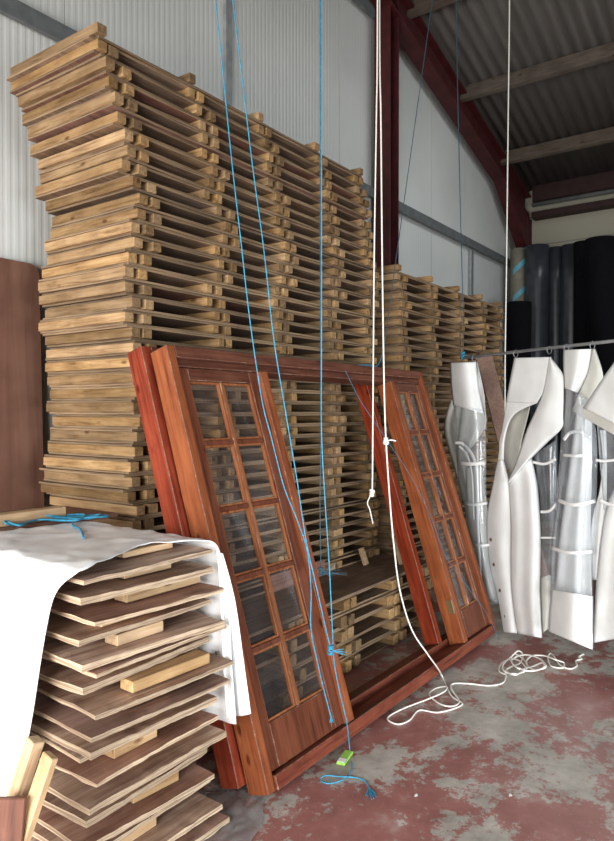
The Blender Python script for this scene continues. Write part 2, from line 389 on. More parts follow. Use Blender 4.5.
# eave beam and the pale rail on it
trim(box_mesh('eave_beam', (UW-.16, -5, 4.93), (UW-.01, 3.44, 5.18), .004), M['eavesteel'])
trim(tube_mesh('eave_pipe', [(UW-.22, -5, 4.86), (UW-.22, 3.42, 4.86)], .032, 12), M['steel'])
trim(box_mesh('eave_angle', (UW-.2, -5, 4.66), (UW-.01, 3.44, 4.76), .004), M['eavesteel'])
# sheeting rails on the clad wall
def zrail(u0, u1, z, h=.105, d=.08):
    bm = bmesh.new()
    add_box(bm, (u0, VW-d, z+h/2-.012), (u1, VW-.001, z+h/2)); add_box(bm, (u0, VW-d, z-h/2), (u1, VW-d+.01, z+h/2-.013)); add_box(bm, (u0, VW-d+.011, z-h/2), (u1, VW-d+.04, z-h/2+.01))
    return fin(bm, 'rail')
trim(zrail(-3, 6.31, 3.95), M['darksteel']); trim(zrail(6.53, UW-.25, 3.95), M['darksteel'])
trim(zrail(-3, 6.31, 5.86), M['darksteel'])
trim(box_mesh('post', (4.04, VW-.035, 0), (4.115, VW-.002, 3.87), .003), M['steelgrey'])
trim(box_mesh('post', (4.04, VW-.035, 4.03), (4.115, VW-.002, 5.78), .003), M['steelgrey'])
trim(box_mesh('post', (9.0, VW-.05, 0), (9.09, VW-.002, 3.87), .003), M['steel'])

# ------------------------------------------------------------------ batten-and-sheet panels
BH, SH = .0485, .0125
def sheet_mesh(L_, W_, seed):
    q = random.Random(seed); bm = bmesh.new(); n = 10
    rows = []
    for z in (0, SH):
        g = [[bm.verts.new((L_*i/n, W_*j/2, z)) for j in range(3)] for i in range(n+1)]; rows.append(g)
    a, b_ = rows
    for i in range(n):
        for j in range(2):
            bm.faces.new((a[i][j], a[i][j+1], a[i+1][j+1], a[i+1][j])); bm.faces.new((b_[i][j], b_[i+1][j], b_[i+1][j+1], b_[i][j+1]))
        bm.faces.new((a[i][0], a[i+1][0], b_[i+1][0], b_[i][0])); bm.faces.new((a[i][2], b_[i][2], b_[i+1][2], a[i+1][2]))
    for j in range(2):
        bm.faces.new((a[0][j], b_[0][j], b_[0][j+1], a[0][j+1])); bm.faces.new((a[n][j], a[n][j+1], b_[n][j+1], b_[n][j]))
    off = [q.uniform(-.008, .006) for _ in range(n+1)]
    for g in rows:
        for i in range(n+1): g[i][0].co.y += off[i]
    return fin(bm, 'sheet')
PL = 2.44
sheets = {}
def get_sheet(W_, k, mat):
    key = (W_, k, mat)
    if key not in sheets:
        me = sheet_mesh(PL-.02, W_, k); me.materials.append(M[mat]); edges(me, M['edge']); sheets[key] = me
    return sheets[key]
battens = {}
def get_batten(W_, k):
    key = (W_, k)
    if key not in battens:
        q = random.Random(k); w = (.052, .058, .048)[k % 3]
        me = rough_box('batten', (-w/2, 0, 0), (w/2, W_, BH), .003, 5, .0015, 1, k); me.materials.append(M['batten']); battens[key] = me
    return battens[key]

def make_panel(loc, rz, W_, up, stations, label, group, redply, k, drop_v, bh):
    """sheet with five battens nailed across it; up = battens on top of the sheet"""
    t = empty('formwork_panel', loc, (0, 0, rz))
    tag(t, label, 'panel', group)
    s = link('sheet', get_sheet(W_, k % 5, 'plyred' if redply else 'ply'), None, t); s.location = (R.uniform(-.012, .03), R.uniform(-.008, .012), 0 if up else bh+.0005)
    for i, st in enumerate(stations):
        bt = link('batten', get_batten(W_+.025, (k+i) % 6), None, t)
        bt.scale = (1.25 if bh > BH+.001 else 1, 1, bh/BH); bt.location = (st, -.024+drop_v+R.uniform(-.008, .004), SH if up else 0)
    return t
def u_off_main(z):
    if z > 2.7: return 2.262-.215*((z-2.7)/.71)
    if z < 1.5: return 2.262-.012*math.sin(z*7)
    return 2.262+.02*math.sin(z*5)
def stack(z0, gaps, u_fn, v0, W_, name, group, spread_v=.02, topcap=True, red=(), bh=BH, drop=0):
    pitch = bh+2*SH+.0017
    specs = []
    for g in range(gaps):
        z = z0+g*pitch
        du = R.uniform(-.035, .03); dv = R.uniform(-spread_v, spread_v); rz = R.uniform(-.004, .004)
        swap = R.random() < .35
        gap = R.choice((.084, .088, .095, .105, .125))
        sa = [.028+i*.594+(R.uniform(-.03, .03) if 0 < i < 4 else 0) for i in range(5)]
        sa[4] = PL-.03-gap
        sb = [min(x+gap, PL-.03) for x in sa]
        if swap: sa, sb = sb, sa
        rel = R.uniform(-.014, .014)
        specs.append((z, du, dv, rz, True, sa)); specs.append((z+SH+.0004, du+rel, dv+R.uniform(-.008, .008), rz, False, sb))
    if topcap:
        z = z0+gaps*pitch
        specs.append((z, R.uniform(-.02, .02), 0, 0, True, [.028+i*.594 for i in range(5)]))
    n = len(specs)
    for i, (z, du, dv, rz, up, st) in enumerate(specs):
        k = n-i
        lab = 'battened plywood panel, topmost of %s' % name if k == 1 else ('battened plywood panel, lowest of %s' % name if i == 0
              else 'battened plywood panel, %s from the top of %s' % (ordinal(k), name))
        make_panel((u_fn(z)+du, v0+dv, z), rz, W_, up, st, lab, group, (k in red) or (R.random() < .06), i*3+1, drop, bh)
stack(.002, 5, lambda z: 2.33+.03*math.sin(z*20), 2.285, 1.22, 'the low pile in the doorway', 'panels in the low pile inside the door frame', .012, False, (), .066, 0)
ZB = .002+5*(.066+2*SH+.0017)+.001
# the wide plain sheet that closes the low pile
cs = link('plywood_sheet', box_mesh('plywood_sheet', (0, 0, 0), (2.44, 1.22, .012), .002), M['ply'])
cs.location = (2.34, 2.275, ZB); tag(cs, 'bare plywood sheet lying on the low pile seen through the empty doorway', 'plywood sheet')
stack(ZB+.0135, 39, u_off_main, 2.735, .72, 'the tall near stack', 'panels in the tall near stack', .012, True, (3, 5, 6, 9))
stack(.002, 37, lambda z: 5.02+.02*math.sin(z*6), 2.72, .80, 'the lower far stack', 'panels in the far stack', .014, True)

# offcuts lying on the low pile
def offcut(p, size, rot, label, name='timber_offcut', mat='battenx'):
    o = link(name, rough_box(name, (0, 0, 0), size, .003, 4, .001), M[mat]); o.location = p; o.rotation_euler = rot
    return tag(o, label, 'timber')
offcut((4.34, 2.60, ZB+.016), (.05, .03, .13), (math.radians(-20), 0, .1), 'short pale batten offcut propped against the tall stack in the doorway')
offcut((4.50, 2.40, ZB+.016), (.11, .02, .24), (math.radians(-22), 0, -.25), 'grey board offcut propped by the right jamb in the doorway')
offcut((3.3, 2.68, ZB+.0135), (.62, .014, .11), (math.radians(-4), 0, 0), 'brown plywood strip standing on edge at the back of the low pile', 'plywood_strip', 'plyred')

# ------------------------------------------------------------------ leaning door frames
LEAN = math.atan(.62/1.93)
FWD, FHT = 2.62, 1.99
def frame_root(name, off):
    # local x along the wall, local z up the slope, local y backwards
    return empty(name, (2.195, 1.80+off*math.cos(LEAN), .001+off*0), (-LEAN, 0, 0))
def fbox(parent, name, lo, hi, mat, axis, seed=0, amp=.0012, bev=.0035):
    me = rough_box(name, lo, hi, bev, 14, amp, axis, seed); me.materials.append(M[mat]); me.materials.append(M['worn'])
    for p in me.polygons:
        n_ = p.normal
        if max(abs(n_.x), abs(n_.y), abs(n_.z)) < .93: p.material_index = 1
    return link(name, me, None, parent)
TH = .115
sinl, cosl = math.sin(LEAN), math.cos(LEAN)
f1 = empty('glazed_door_frame', (2.16, 1.76, TH*sinl+.002), (-LEAN, 0, 0))
tag(f1, 'front leaning stained timber door frame with two glazed side panels and empty middle', 'door frame')
JW = .05
fbox(f1, 'jamb', (0, 0, 0), (JW, TH, FHT-.0), 'frame_v', 2, 1)
fbox(f1, 'jamb', (FWD-JW, 0, 0), (FWD, TH, FHT-.0), 'frame_v', 2, 2)
fbox(f1, 'head', (JW+.001, 0, FHT-.058), (FWD-JW-.001, TH, FHT), 'frame_h', 0, 3)
fbox(f1, 'head_stop', (JW+.001, .022, FHT-.095), (FWD-JW-.001, TH, FHT-.0595), 'frame_h', 0, 4)
fbox(f1, 'sill', (JW+.001, -.012, 0), (FWD-JW-.001, TH, .06), 'red_h', 0, 5)
MX0, MX1 = .638, .70
fbox(f1, 'mullion', (MX0, 0, .061), (MX1, TH, FHT-.0965), 'frame_v', 2, 6)
MR0, MR1 = 2.07, 2.125
fbox(f1, 'mullion', (MR0, 0, .061), (MR1, TH, FHT-.0965), 'frame_v', 2, 7)
def sash(x0, x1, parent):
    z0, z1 = .066, FHT-.100; y0, y1 = .022, .062; SW = .070 if x0 < 1 else .062; BR = .185; TR = .062
    d = link('side_panel', None or rough_box('side_panel', (x0, y0, z0), (x0+SW, y1, z1), .003, 10, .0006, 2, 8), M['sash_v'], parent)
    fbox(d, 'stile', (x1-SW, y0, z0), (x1, y1, z1), 'sash_v', 2, 9)
    fbox(d, 'top_rail', (x0+SW+.0005, y0, z1-TR), (x1-SW-.0005, y1, z1), 'frame_h', 0, 10)
    fbox(d, 'bottom_rail', (x0+SW+.0005, y0, z0), (x1-SW-.0005, y1, z0+BR), 'sash_v', 0, 11)
    gx0, gx1, gz0, gz1 = x0+SW+.0005, x1-SW-.0005, z0+BR+.0005, z1-TR-.0005
    MB = .023; cx = (gx0+gx1)/2
    fbox(d, 'glazing_bar', (cx-MB/2, y0+.003, gz0), (cx+MB/2, y1-.004, gz1), 'bead', 2, 12, .0005)
    ph = (gz1-gz0-4*MB)/5
    for i in range(1, 5):
        zz = gz0+i*ph+(i-1)*MB
        bm = bmesh.new()
        add_box(bm, (gx0, y0+.004, zz), (cx-MB/2-.0005, y1-.006, zz+MB)); add_box(bm, (cx+MB/2+.0005, y0+.004, zz), (gx1, y1-.006, zz+MB))
        link('glazing_bar', fin(bm, 'glazing_bar', .004), M['sash_v'], d)
    # sloping beads round the panes
    bm = bmesh.new()
    for (a, b_) in ((gx0, cx-MB/2), (cx+MB/2, gx1)):
        for i in range(5):
            zl = gz0+i*(ph+MB); zh = zl+ph; w = .011
            for (p, q) in (((a, zl), (a+w, zh)), ((b_-w, zl), (b_, zh)), ((a+w, zl), (b_-w, zl+w)), ((a+w, zh-w), (b_-w, zh))):
                add_box(bm, (p[0], y0+.010, p[1]), (q[0], y1-.012, q[1]))
    link('pane_beading', fin(bm, 'pane_beading', .002), M['bead'], d)
    bm = bmesh.new(); add_box(bm, (gx0-.002, y0+.024, gz0-.002), (gx1+.002, y0+.0265, gz1+.002))
    link('window_panes', fin(bm, 'window_panes'), M['glass'], d)
    return d
for (a, b_) in ((JW+.003, MX0-.003), (MR1+.003, FWD-JW-.003)):
    sash(a, b_, f1)
for zz in (.26,):                # hinges left on the right mullion
    bm = bmesh.new(); add_box(bm, (MR0-.0025, .012, zz), (MR0-.0005, .052, zz+.09))
    add_tube(bm, [(MR0-.006, .010, zz), (MR0-.006, .010, zz+.09)], .005, 8)
    h = link('hinge', fin(bm, 'hinge'), M['brass'], f1); tag(h, 'small brass hinge on inner mullion edge')
# second frame behind it, no panels
OFF = (TH+.012)/cosl
f2 = empty('door_frame', (2.125, 1.76+OFF, TH*sinl+.002), (-LEAN, 0, 0))
tag(f2, 'rear leaning red stained door frame, empty, directly behind the glazed one', 'door frame')
T2 = .105
fbox(f2, 'jamb', (0, 0, 0), (.06, T2, FHT+.0), 'red_v', 2, 21)
fbox(f2, 'jamb', (1.99, 0, .061), (2.045, T2, FHT-.061), 'red_v', 2, 22)
fbox(f2, 'head', (.061, 0, FHT-.06), (2.35, T2, FHT), 'red_h', 0, 23)
fbox(f2, 'sill', (.061, -.003, 0), (2.35, T2, .06), 'red_h', 0, 24)

# ------------------------------------------------------------------ near stack under the tarpaulin
NB = 15
NZ = []
z = .03
names = None
boards = []
rc = random.Random(21)
tops = []
zz = .004
lev = 0
levels = []
while zz < 1.07:
    dbl = rc.random() < .18
    th = rc.choice((.014, .018, .022))
    if dbl and zz > .1: levels.append((zz, .012)); zz += .0205
    levels.append((zz, th)); zz += th+.0475
nlev = len(levels)
kz = (1.066-.004)/(levels[-1][0]-.004); levels = [((z-.004)*kz+.004, th) for z, th in levels]
for i, (z, th) in enumerate(levels):
    last = i == nlev-1
    du = rc.uniform(-.03, .02); dl = rc.uniform(-.02, .05); dv = rc.uniform(-.05, .035); rz = rc.uniform(-.08, .04)
    if last: du = 0; dv = 0; rz = 0; dl = 0
    bm = bmesh.new(); Lb, Wb = .585+dl, .98
    add_box(bm, (0, 0, 0), (Lb, Wb, th))
    bmesh.ops.recalc_face_normals(bm, faces=bm.faces)
    es = [e for e in bm.edges if abs(e.verts[0].co.z-e.verts[1].co.z) < 1e-6]
    bmesh.ops.subdivide_edges(bm, edges=es, cuts=14, use_grid_fill=True)
    for v in bm.verts:                       # chipped edges
        e = min(v.co.x, Lb-v.co.x, v.co.y)
        if e < .001:
            v.co += noise.noise_vector(Vector((v.co.x*30+i*5.1, v.co.y*30, v.co.z*40)))*.0045
        v.co.z += .003*math.sin(v.co.x*5+i)
    me = fin(bm, 'plywood_board'); me.materials.append(M['oldply'] if i % 3 else M['dustyred']); edges(me, M['edgepale'])
    o = link('plywood_board', me, None); o.location = (1.335+du, 1.845+dv, z+.004); o.rotation_euler = (0, 0, rz)
    k = nlev-i
    tag(o, ('weathered plywood board, %s of the near stack under the white tarpaulin' % ('topmost' if k == 1 else 'lowest')) if k in (1, nlev)
        else 'weathered plywood board, %s from the top of the near tarpaulin-covered stack' % ordinal(k), 'board', 'boards in the near stack')
    if not last and levels[i+1][0]-z > .04:
        # rear support nailed beneath the next board is part of this board
        bt = link('batten', rough_box('batten', (.04, .62, th+.002), (Lb-.04, .67, th+.040), .003, 4, .001), M['battenx'], o)
        bx = rc.uniform(.17, .25); by = rc.uniform(.035, .10); bl = rc.uniform(.19, .24) if i % 5 else .36
        if rc.random() < .25: bx -= .06
        s = link('spacer_block', rough_box('spacer_block', (0, 0, 0), (bl, .07, .0395), .003, 4, .0006, 0, i), M['battenx'])
        c_, s_ = math.cos(rz), math.sin(rz)
        s.location = (1.335+du+bx*c_-by*s_, 1.845+dv+bx*s_+by*c_, z+th+.009); s.rotation_euler = (0, 0, rz+rc.uniform(-.06, .06))
        tag(s, 'pale timber spacer block lying on the %s board from the top of the near stack' % ordinal(k), 'block', 'spacer blocks in the near stack')
ZT = levels[-1][0]+levels[-1][1]+.006
# top pieces: block, thick boards, beam behind the sheet
s = link('spacer_block', rough_box('spacer_block', (0, 0, 0), (.24, .12, .022), .003, 4, .0006), M['battenx']); s.location = (1.60, 1.98, ZT+.003)
tag(s, 'thin timber block on top of the near stack just under the tarpaulin edge', 'block')
b1 = link('plywood_board', box_mesh('plywood_board', (0, 0, 0), (1.15, .42, .018), .002), M['plyred']); b1.location = (1.0, 2.70, ZT+.022)
tag(b1, 'reddish plywood board on the near stack behind the tarpaulin', 'board')
b2 = link('timber_beam', rough_box('timber_beam', (0, 0, 0), (.98, .07, .052), .003, 8, .001), M['battenx']); b2.location = (.92, 2.76, ZT+.042)
tag(b2, 'brown timber beam lying behind the tarpaulin and the blue rope coil', 'beam')
b3 = link('timber_beam', rough_box('timber_beam', (0, 0, 0), (.9, .10, .03), .003, 8, .001), M['plank']); b3.location = (.95, 2.90, ZT+.042)
tag(b3, 'darker flat board lying behind the brown beam at the wall side', 'beam')

# ------------------------------------------------------------------ tarpaulin
TZ = ZT+.032
def lerp(a, b_, t): return a+(b_-a)*t
def pw(t, tab):
    for i in range(len(tab)-1):
        if t <= tab[i+1][0]:
            a, b_ = tab[i], tab[i+1]; k = (t-a[0])/(b_[0]-a[0]); k = k*k*(3-2*k) if len(tab) > 99 else k
            return lerp(a[1], b_[1], k)
    return tab[-1][1]
def tarp():
    bm = bmesh.new()
    # profile across u: (u, z) as arc-length parameter a in 0..1
    prof = [(1.255, .28), (1.265, .6), (1.275, .9), (1.283, 1.04), (1.305, TZ-.012), (1.35, TZ+.004), (1.5, TZ+.004), (1.7, TZ+.002), (1.88, TZ), (1.945, TZ-.012), (1.975, TZ-.06), (1.985, .95), (1.985, .7), (1.985, .41)]
    front = [2.12, 2.03, 1.965, 1.92, 1.85, 1.835, 1.90, 1.985, 1.885, 1.865, 1.855, 1.835, 1.80, 1.77]
    back = [2.72, 2.71, 2.70, 2.70, 2.70, 2.69, 2.68, 2.66, 2.64, 2.62, 2.6, 2.55, 2.5, 2.45]
    path = spline([(a, b_, 0) for a, b_ in prof], 7); fr = [p.x for p in spline([(x, 0, 0) for x in front], 7)]; bk = [p.x for p in spline([(x, 0, 0) for x in back], 7)]
    nb = 44; grid = []
    for i, p in enumerate(path):
        row = []
        hangR = max(0, min(1, (p.x-1.93)/.06)); hangL = max(0, min(1, (1.31-p.x)/.05))
        for j in range(nb+1):
            t = j/nb; v = lerp(fr[i], bk[i], t)
            u = p.x; z = p.y
            w = noise.noise(Vector((u*3, v*5, z*3)))
            depth = max(0, TZ-z)
            if hangR: u += hangR*min(1, depth*3)*(.012*math.sin(v*34+z*2)+.012*w+.010*math.sin(v*13)) * (1 if v < 2.3 else .5); z += hangR*.03*math.sin(v*9)*min(1, depth*2)
            elif hangL: u += -hangL*min(1, depth*3)*(.018*math.sin(v*12+z*3)+.02*w)*min(1, (v-fr[i])*5+.1)
            else: z += .010*max(0, noise.noise(Vector((u*9, v*9, 3))))+.008*max(0, noise.noise(Vector((u*22, v*18, 8))))
            row.append(bm.verts.new((u, v, z)))
        grid.append(row)
    for i in range(len(grid)-1):
        for j in range(nb): bm.faces.new((grid[i][j], grid[i+1][j], grid[i+1][j+1], grid[i][j+1]))
    return fin(bm, 'tarpaulin', smooth=True), [g[0].co.copy() if False else None for g in grid[:1]], path, fr
me, _, tpath, tfr = tarp()
tp = link('tarpaulin', me, M['tarp']); tag(tp, 'white tarpaulin draped over the near stack of boards', 'tarpaulin')
md = tp.modifiers.new('thick', 'SOLIDIFY'); md.thickness = .003; md.offset = 1
# rolled hem down the right front edge and a folded-back strip beside it
hem = [(1.972, 1.868, TZ-.045), (1.978, 1.862, .98), (1.98, 1.85, .8), (1.98, 1.838, .6), (1.98, 1.82, .42)]
link('hem', tube_mesh('hem', spline(hem, 6), .008, 8), M['vinyl'], tp)
def ribbon(bm, a, b_, n=20, wob=0, seed=0):
    A = spline(a, n); B = spline(b_, n); m_ = 8; g = []
    for p, q in zip(A, B):
        row = []
        for k in range(m_+1):
            t = k/m_; w = p.lerp(q, t); w += Vector((1, .3, 0))*wob*math.sin(t*PI*2+seed)*(.5+.5*math.sin(p.z*4+seed)); row.append(bm.verts.new(w))
        g.append(row)
    for i in range(len(g)-1):
        for k in range(m_): bm.faces.new((g[i][k], g[i+1][k], g[i+1][k+1], g[i][k+1]))
bm = bmesh.new()
ribbon(bm, [(2.0, 1.93, TZ-.05), (2.005, 1.92, .85), (2.01, 1.90, .6), (2.01, 1.88, .385)], [(1.985, 1.85, TZ-.06), (2.0, 1.80, .88), (2.01, 1.765, .65), (2.015, 1.73, .44)], 10, .008)
fo = link('folded_edge', fin(bm, 'folded_edge', smooth=True), M['tarp'], tp)
md = fo.modifiers.new('thick', 'SOLIDIFY'); md.thickness = .003
bm = bmesh.new()
for p in ((1.985, 1.86, .55), (1.985, 1.875, .66)):
    add_tube(bm, [Vector(p)+Vector((-.014, 0, 0)), Vector(p)+Vector((-.006, 0, 0))], .008, 12)
link('eyelet', fin(bm, 'eyelet'), M['darksteel'], tp)

# ------------------------------------------------------------------ timbers standing at the lower left
def standing(px0, py0, Y0, px1, py1, Y1, w, d, label, yaw=.0, name='timber_batten', mat='battenx'):
    a = P(px0, py0, Y0); b_ = P(px1, py1, Y1); t = (b_-a); Ln = t.length
    o = link(name, rough_box(name, (0, -w/2, -d/2), (Ln, w/2, d/2), .003, 8, .001), M[mat])
    q = t.to_track_quat('X', 'Z'); o.rotation_mode = 'QUATERNION'
    o.rotation_quaternion = Matrix.Rotation(0, 3, 'X').to_quaternion() @ q @ Matrix.Rotation(yaw, 3, 'X').to_quaternion(); o.location = a
    return tag(o, label, 'timber')
# feet on the floor: depth chosen so that the foot is at z=0
def foot(px, Y):
    return P(px, HZ+HC*FPX/Y, Y)
def prop(foot_uv, top, w, d, roll, label, mat='battenx', name='timber_batten'):
    a = Vector((foot_uv[0], foot_uv[1], .02)); b_ = Vector(top); t = b_-a
    o = link(name, rough_box(name, (0, -w/2, -d/2), (t.length, w/2, d/2), .003, 8, .001), M[mat])
    o.rotation_mode = 'QUATERNION'; o.rotation_quaternion = t.to_track_quat('X', 'Z') @ Matrix.Rotation(roll, 3, 'X').to_quaternion(); o.location = a
    return tag(o, label, 'timber')
t1 = P(34, 741, 1.98); t2 = P(49, 757, 1.94); t3 = P(8, 800, 1.9)
prop((t1.x-.16, t1.y+.13), t1, .045, .04, .6, 'pale timber batten leaning on the near stack at the lower left, the taller one')
prop((t2.x-.17, t2.y+.12), t2, .05, .025, .6, 'pale flat batten leaning at the lower left, the right-hand shorter one')
prop((t3.x-.06, t3.y-.02), t3, .09, .02, .4, 'reddish board offcut leaning at the lower left corner under the tarpaulin', 'plyred', 'board_offcut')

# leaning ply sheet by the wall
bm = bmesh.new()
L_, H_ = 1.22, 2.50; pr = [(0, 0), (L_, 0), (L_, H_-.06)]+[(L_-.06+.06*math.cos(a), H_-.06+.06*math.sin(a)) for a in (PI/6, PI/3, PI/2)]+[(0, H_)]
A = [bm.verts.new((x, 0, z)) for x, z in pr]; B = [bm.verts.new((x, .018, z)) for x, z in pr]
bm.faces.new(A); bm.faces.new(B[::-1])
for i in range(len(pr)): bm.faces.new((A[i], A[(i+1) % len(pr)], B[(i+1) % len(pr)], B[i]))
o = link('plywood_sheet', fin(bm, 'plywood_sheet', .001), M['plyleft']); o.location = (1.15, 3.63, .002); o.rotation_euler = (-math.radians(1.6), 0, 0)
tag(o, 'large reddish brown plywood sheet standing against the clad wall at far left', 'plywood sheet')

# ------------------------------------------------------------------ hanging pole and vinyl curtains
PA = P(463, 358, 5.40); PB = P(614, 341, 4.12); pd = (PB-PA); pd.z = 0; pd.normalize()
PA.z = PB.z = 2.05
pn = Vector((-pd.y, pd.x, 0))
if pn.dot(-FW) < 0: pn = -pn            # towards the camera
def Q(px, py, d=0.0):                   # place on the curtains' own plane, d metres in front of it
    dr = P(px, py, 1.0)-Vector((0, 0, HC)); o0 = Vector((0, 0, HC)); pl = PA+pn*d
    t = (pl-o0).dot(pn)/dr.dot(pn); return o0+dr*t
pole = empty('hanging_pole', PA); tag(pole, 'grey metal pole hung on ropes carrying the vinyl curtains', 'pole')
pa_l = Vector((0, 0, 0))-pd*.03; pb_l = pd*2.6
link('pole', tube_mesh('pole', [pa_l, pb_l], .011, 12), M['steel'], pole)
def hook(px, parent, drop=.05):
    q = Q(px, 350, 0); q.z = 2.05
    c0 = q+Vector((0, 0, -.012)); bm = bmesh.new(); pts = []
    for k in range(13):
        a = PI/2+2*PI*k/12*.92; pts.append(c0+pn*(math.cos(a)*.021)+Vector((0, 0, math.sin(a)*.026)))
    add_tube(bm, pts, .0025, 6); link('ring', fin(bm, 'ring', smooth=True), M['steel'], parent)

def patch(bm, left, right, d0=0.0, bulge=0.0, rip=0.0, rn=2.0, ph=0.0, n=8, m_=14, dl=None):
    """cloth between two edges given top to bottom"""
    A = spline([(x, y, 0) for x, y in left], n); B = spline([(x, y, 0) for x, y in right], n)
    if len(A) != len(B):
        k = max(len(A), len(B))
        def rs(T): return [T[min(int(i*(len(T)-1)/(k-1)), len(T)-1)].lerp(T[min(int(i*(len(T)-1)/(k-1))+1, len(T)-1)], (i*(len(T)-1)/(k-1)) % 1) for i in range(k)]
        A, B = rs(A), rs(B)
    g = []
    for i, (p, q) in enumerate(zip(A, B)):
        row = []; s = i/(len(A)-1); dd = d0 if dl is None else lerp(dl[0], dl[1], s)
        for k in range(m_+1):
            t = k/m_; w = p.lerp(q, t)
            d = dd+bulge*math.sin(PI*t)+rip*math.sin(2*PI*rn*t+ph+1.2*s)+.006*noise.noise(Vector((w.x*.08, w.y*.03, ph)))
            pt = Q(w.x, w.y, d); pt.z = max(pt.z, .006)
            row.append(bm.verts.new(pt))
        g.append(row)
    for i in range(len(g)-1):
        for k in range(m_): bm.faces.new((g[i][k], g[i][k+1], g[i+1][k+1], g[i+1][k]))
def cloth(name, mat, parent, patches, th=.002):
    bm = bmesh.new()
    for kw in patches: patch(bm, **kw)
    o = link(name, fin(bm, name, smooth=True), M[mat], parent)
    md = o.modifiers.new('thick', 'SOLIDIFY'); md.thickness = th; md.offset = 0
    return o
def strap(parent, pts, d, w=.02, bulge=0.0, name='strap'):
    A = spline([(x, y, 0) for x, y in pts], 6); bm = bmesh.new(); prev = None; n = len(A)-1
    L1, L2 = [], []
    for i, p in enumerate(A):
        t = A[min(i+1, n)]-A[max(i-1, 0)]; t.normalize(); nn = Vector((-t.y, t.x, 0)); wp = w*1.45/4.8*FPX/2
        dd = d+bulge*math.sin(PI*i/n)
        L1.append(bm.verts.new(Q(p.x+nn.x*wp, p.y+nn.y*wp, dd))); L2.append(bm.verts.new(Q(p.x-nn.x*wp, p.y-nn.y*wp, dd)))
    for i in range(n): bm.faces.new((L1[i], L1[i+1], L2[i+1], L2[i]))
    o = link(name, fin(bm, name, smooth=True), M['strap'], parent); md = o.modifiers.new('thick', 'SOLIDIFY'); md.thickness = .002
def eyelet(parent, px, py, d):
    c0 = Q(px, py, d); bm = bmesh.new(); pts = [c0+pd*(math.cos(a)*.010)+Vector((0, 0, math.sin(a)*.010)) for a in [2*PI*k/12 for k in range(13)]]
    add_tube(bm, pts, .003, 5); add_tube(bm, [c0-pn*.003, c0+pn*.002], .008, 10)
    link('eyelet', fin(bm, 'eyelet'), M['brass'], parent)

def base(px):
    q = Q(px, 400, 0); q.z = 0; return q
def reparent(root, objs=None):
    bpy.context.view_layer.update()
    for ch in [o for o in C.objects if o.parent is root]:
        ch.matrix_parent_inverse = Matrix.Translation(-root.location)
# first (left) curtain
c1 = empty('vinyl_curtain', base(470)); tag(c1, 'narrow rolled clear curtain with white top band, leftmost on the pole', 'curtain', 'vinyl curtains on the pole')
cloth('white_panel', 'vinylshade', c1, [dict(left=[(451, 400), (444, 430), (457, 477), (468, 520), (478, 562), (492, 602)], right=[(462, 400), (462, 430), (470, 477), (478, 520), (486, 562), (500, 602)], d0=-.05, rip=.01),
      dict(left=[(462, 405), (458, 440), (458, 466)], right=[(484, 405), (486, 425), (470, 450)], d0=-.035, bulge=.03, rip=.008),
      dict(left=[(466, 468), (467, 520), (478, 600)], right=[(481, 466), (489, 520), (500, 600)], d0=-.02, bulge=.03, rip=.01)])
cloth('top_band', 'vinyl', c1, [dict(left=[(450, 363), (451, 385), (453, 405)], right=[(476, 362), (478, 385), (484, 414)], d0=.0, bulge=.075)])
cloth('top_band_fold', 'vinyl', c1, [dict(left=[(475, 362), (478, 390), (483, 413)], right=[(477, 362), (484, 395), (486, 430)], d0=.0, bulge=-.03)])
cloth('clear_window', 'film', c1, [dict(left=[(453, 404), (455, 440), (460, 500), (472, 560), (486, 606)], right=[(484, 410), (486, 440), (487, 500), (492, 560), (502, 604)], d0=.0, bulge=.075)], .001)
strap(c1, [(455, 443), (463, 444), (473, 456), (477, 475), (478, 520), (482, 600)], .055, .014)
strap(c1, [(459, 446), (467, 455), (472, 475), (474, 520)], .05, .01)
strap(c1, [(460, 463), (470, 464), (486, 463)], .01, .018, .07)
strap(c1, [(464, 503), (474, 505), (488, 503)], .01, .014, .06)
strap(c1, [(470, 544), (480, 546), (491, 545)], .01, .014, .06)
hook(474, c1); reparent(c1)
# second curtain: big white one with a turned-over corner
c2 = empty('vinyl_curtain', base(525)); tag(c2, 'wide white vinyl curtain with a folded-over corner and dark oval gap', 'curtain', 'vinyl curtains on the pole')
cloth('white_panel', 'vinyl', c2, [
    dict(left=[(514, 358), (509, 385), (506, 402)], right=[(551, 357), (546, 385), (537, 403)], d0=.02, bulge=.015),
    dict(left=[(506, 402), (503, 425), (500, 445), (498, 462)], right=[(537, 403), (514, 415), (505, 438), (504, 462)], d0=.02, bulge=.008),
    dict(left=[(498, 460), (493, 485), (488, 510), (487, 531), (490, 565), (497, 593), (504, 633)], right=[(504, 460), (509, 482), (511, 510), (511, 531), (511, 565), (513, 593), (518, 634)], d0=.03, bulge=.03, dl=(.02, .02)),
    dict(left=[(508, 482), (510, 510), (511, 531), (511, 565), (512, 593), (518, 634)], right=[(532, 458), (538, 489), (541, 531), (541, 565), (541, 593), (543, 639)], d0=.02, bulge=.04, rip=.012, rn=1.5)])
cloth('inner_side', 'vinylshade', c2, [dict(left=[(527, 402), (508, 420), (500, 440), (500, 470), (506, 484)], right=[(531, 402), (527, 420), (522, 440), (517, 465), (510, 486)], d0=-.04, bulge=-.05)])
cloth('folded_corner', 'vinyl', c2, [dict(left=[(549, 357), (542, 395), (526, 432), (515, 466), (508, 482)], right=[(551, 358), (558, 367), (563, 376), (563.5, 395), (563, 415), (562, 428), (548, 442), (528, 462), (509, 484)], d0=.05, bulge=.028)])
cloth('clear_window', 'film', c2, [dict(left=[(534, 455), (540, 500), (541, 580)], right=[(556, 440), (557, 500), (556, 582)], d0=-.03, bulge=.04)], .001)
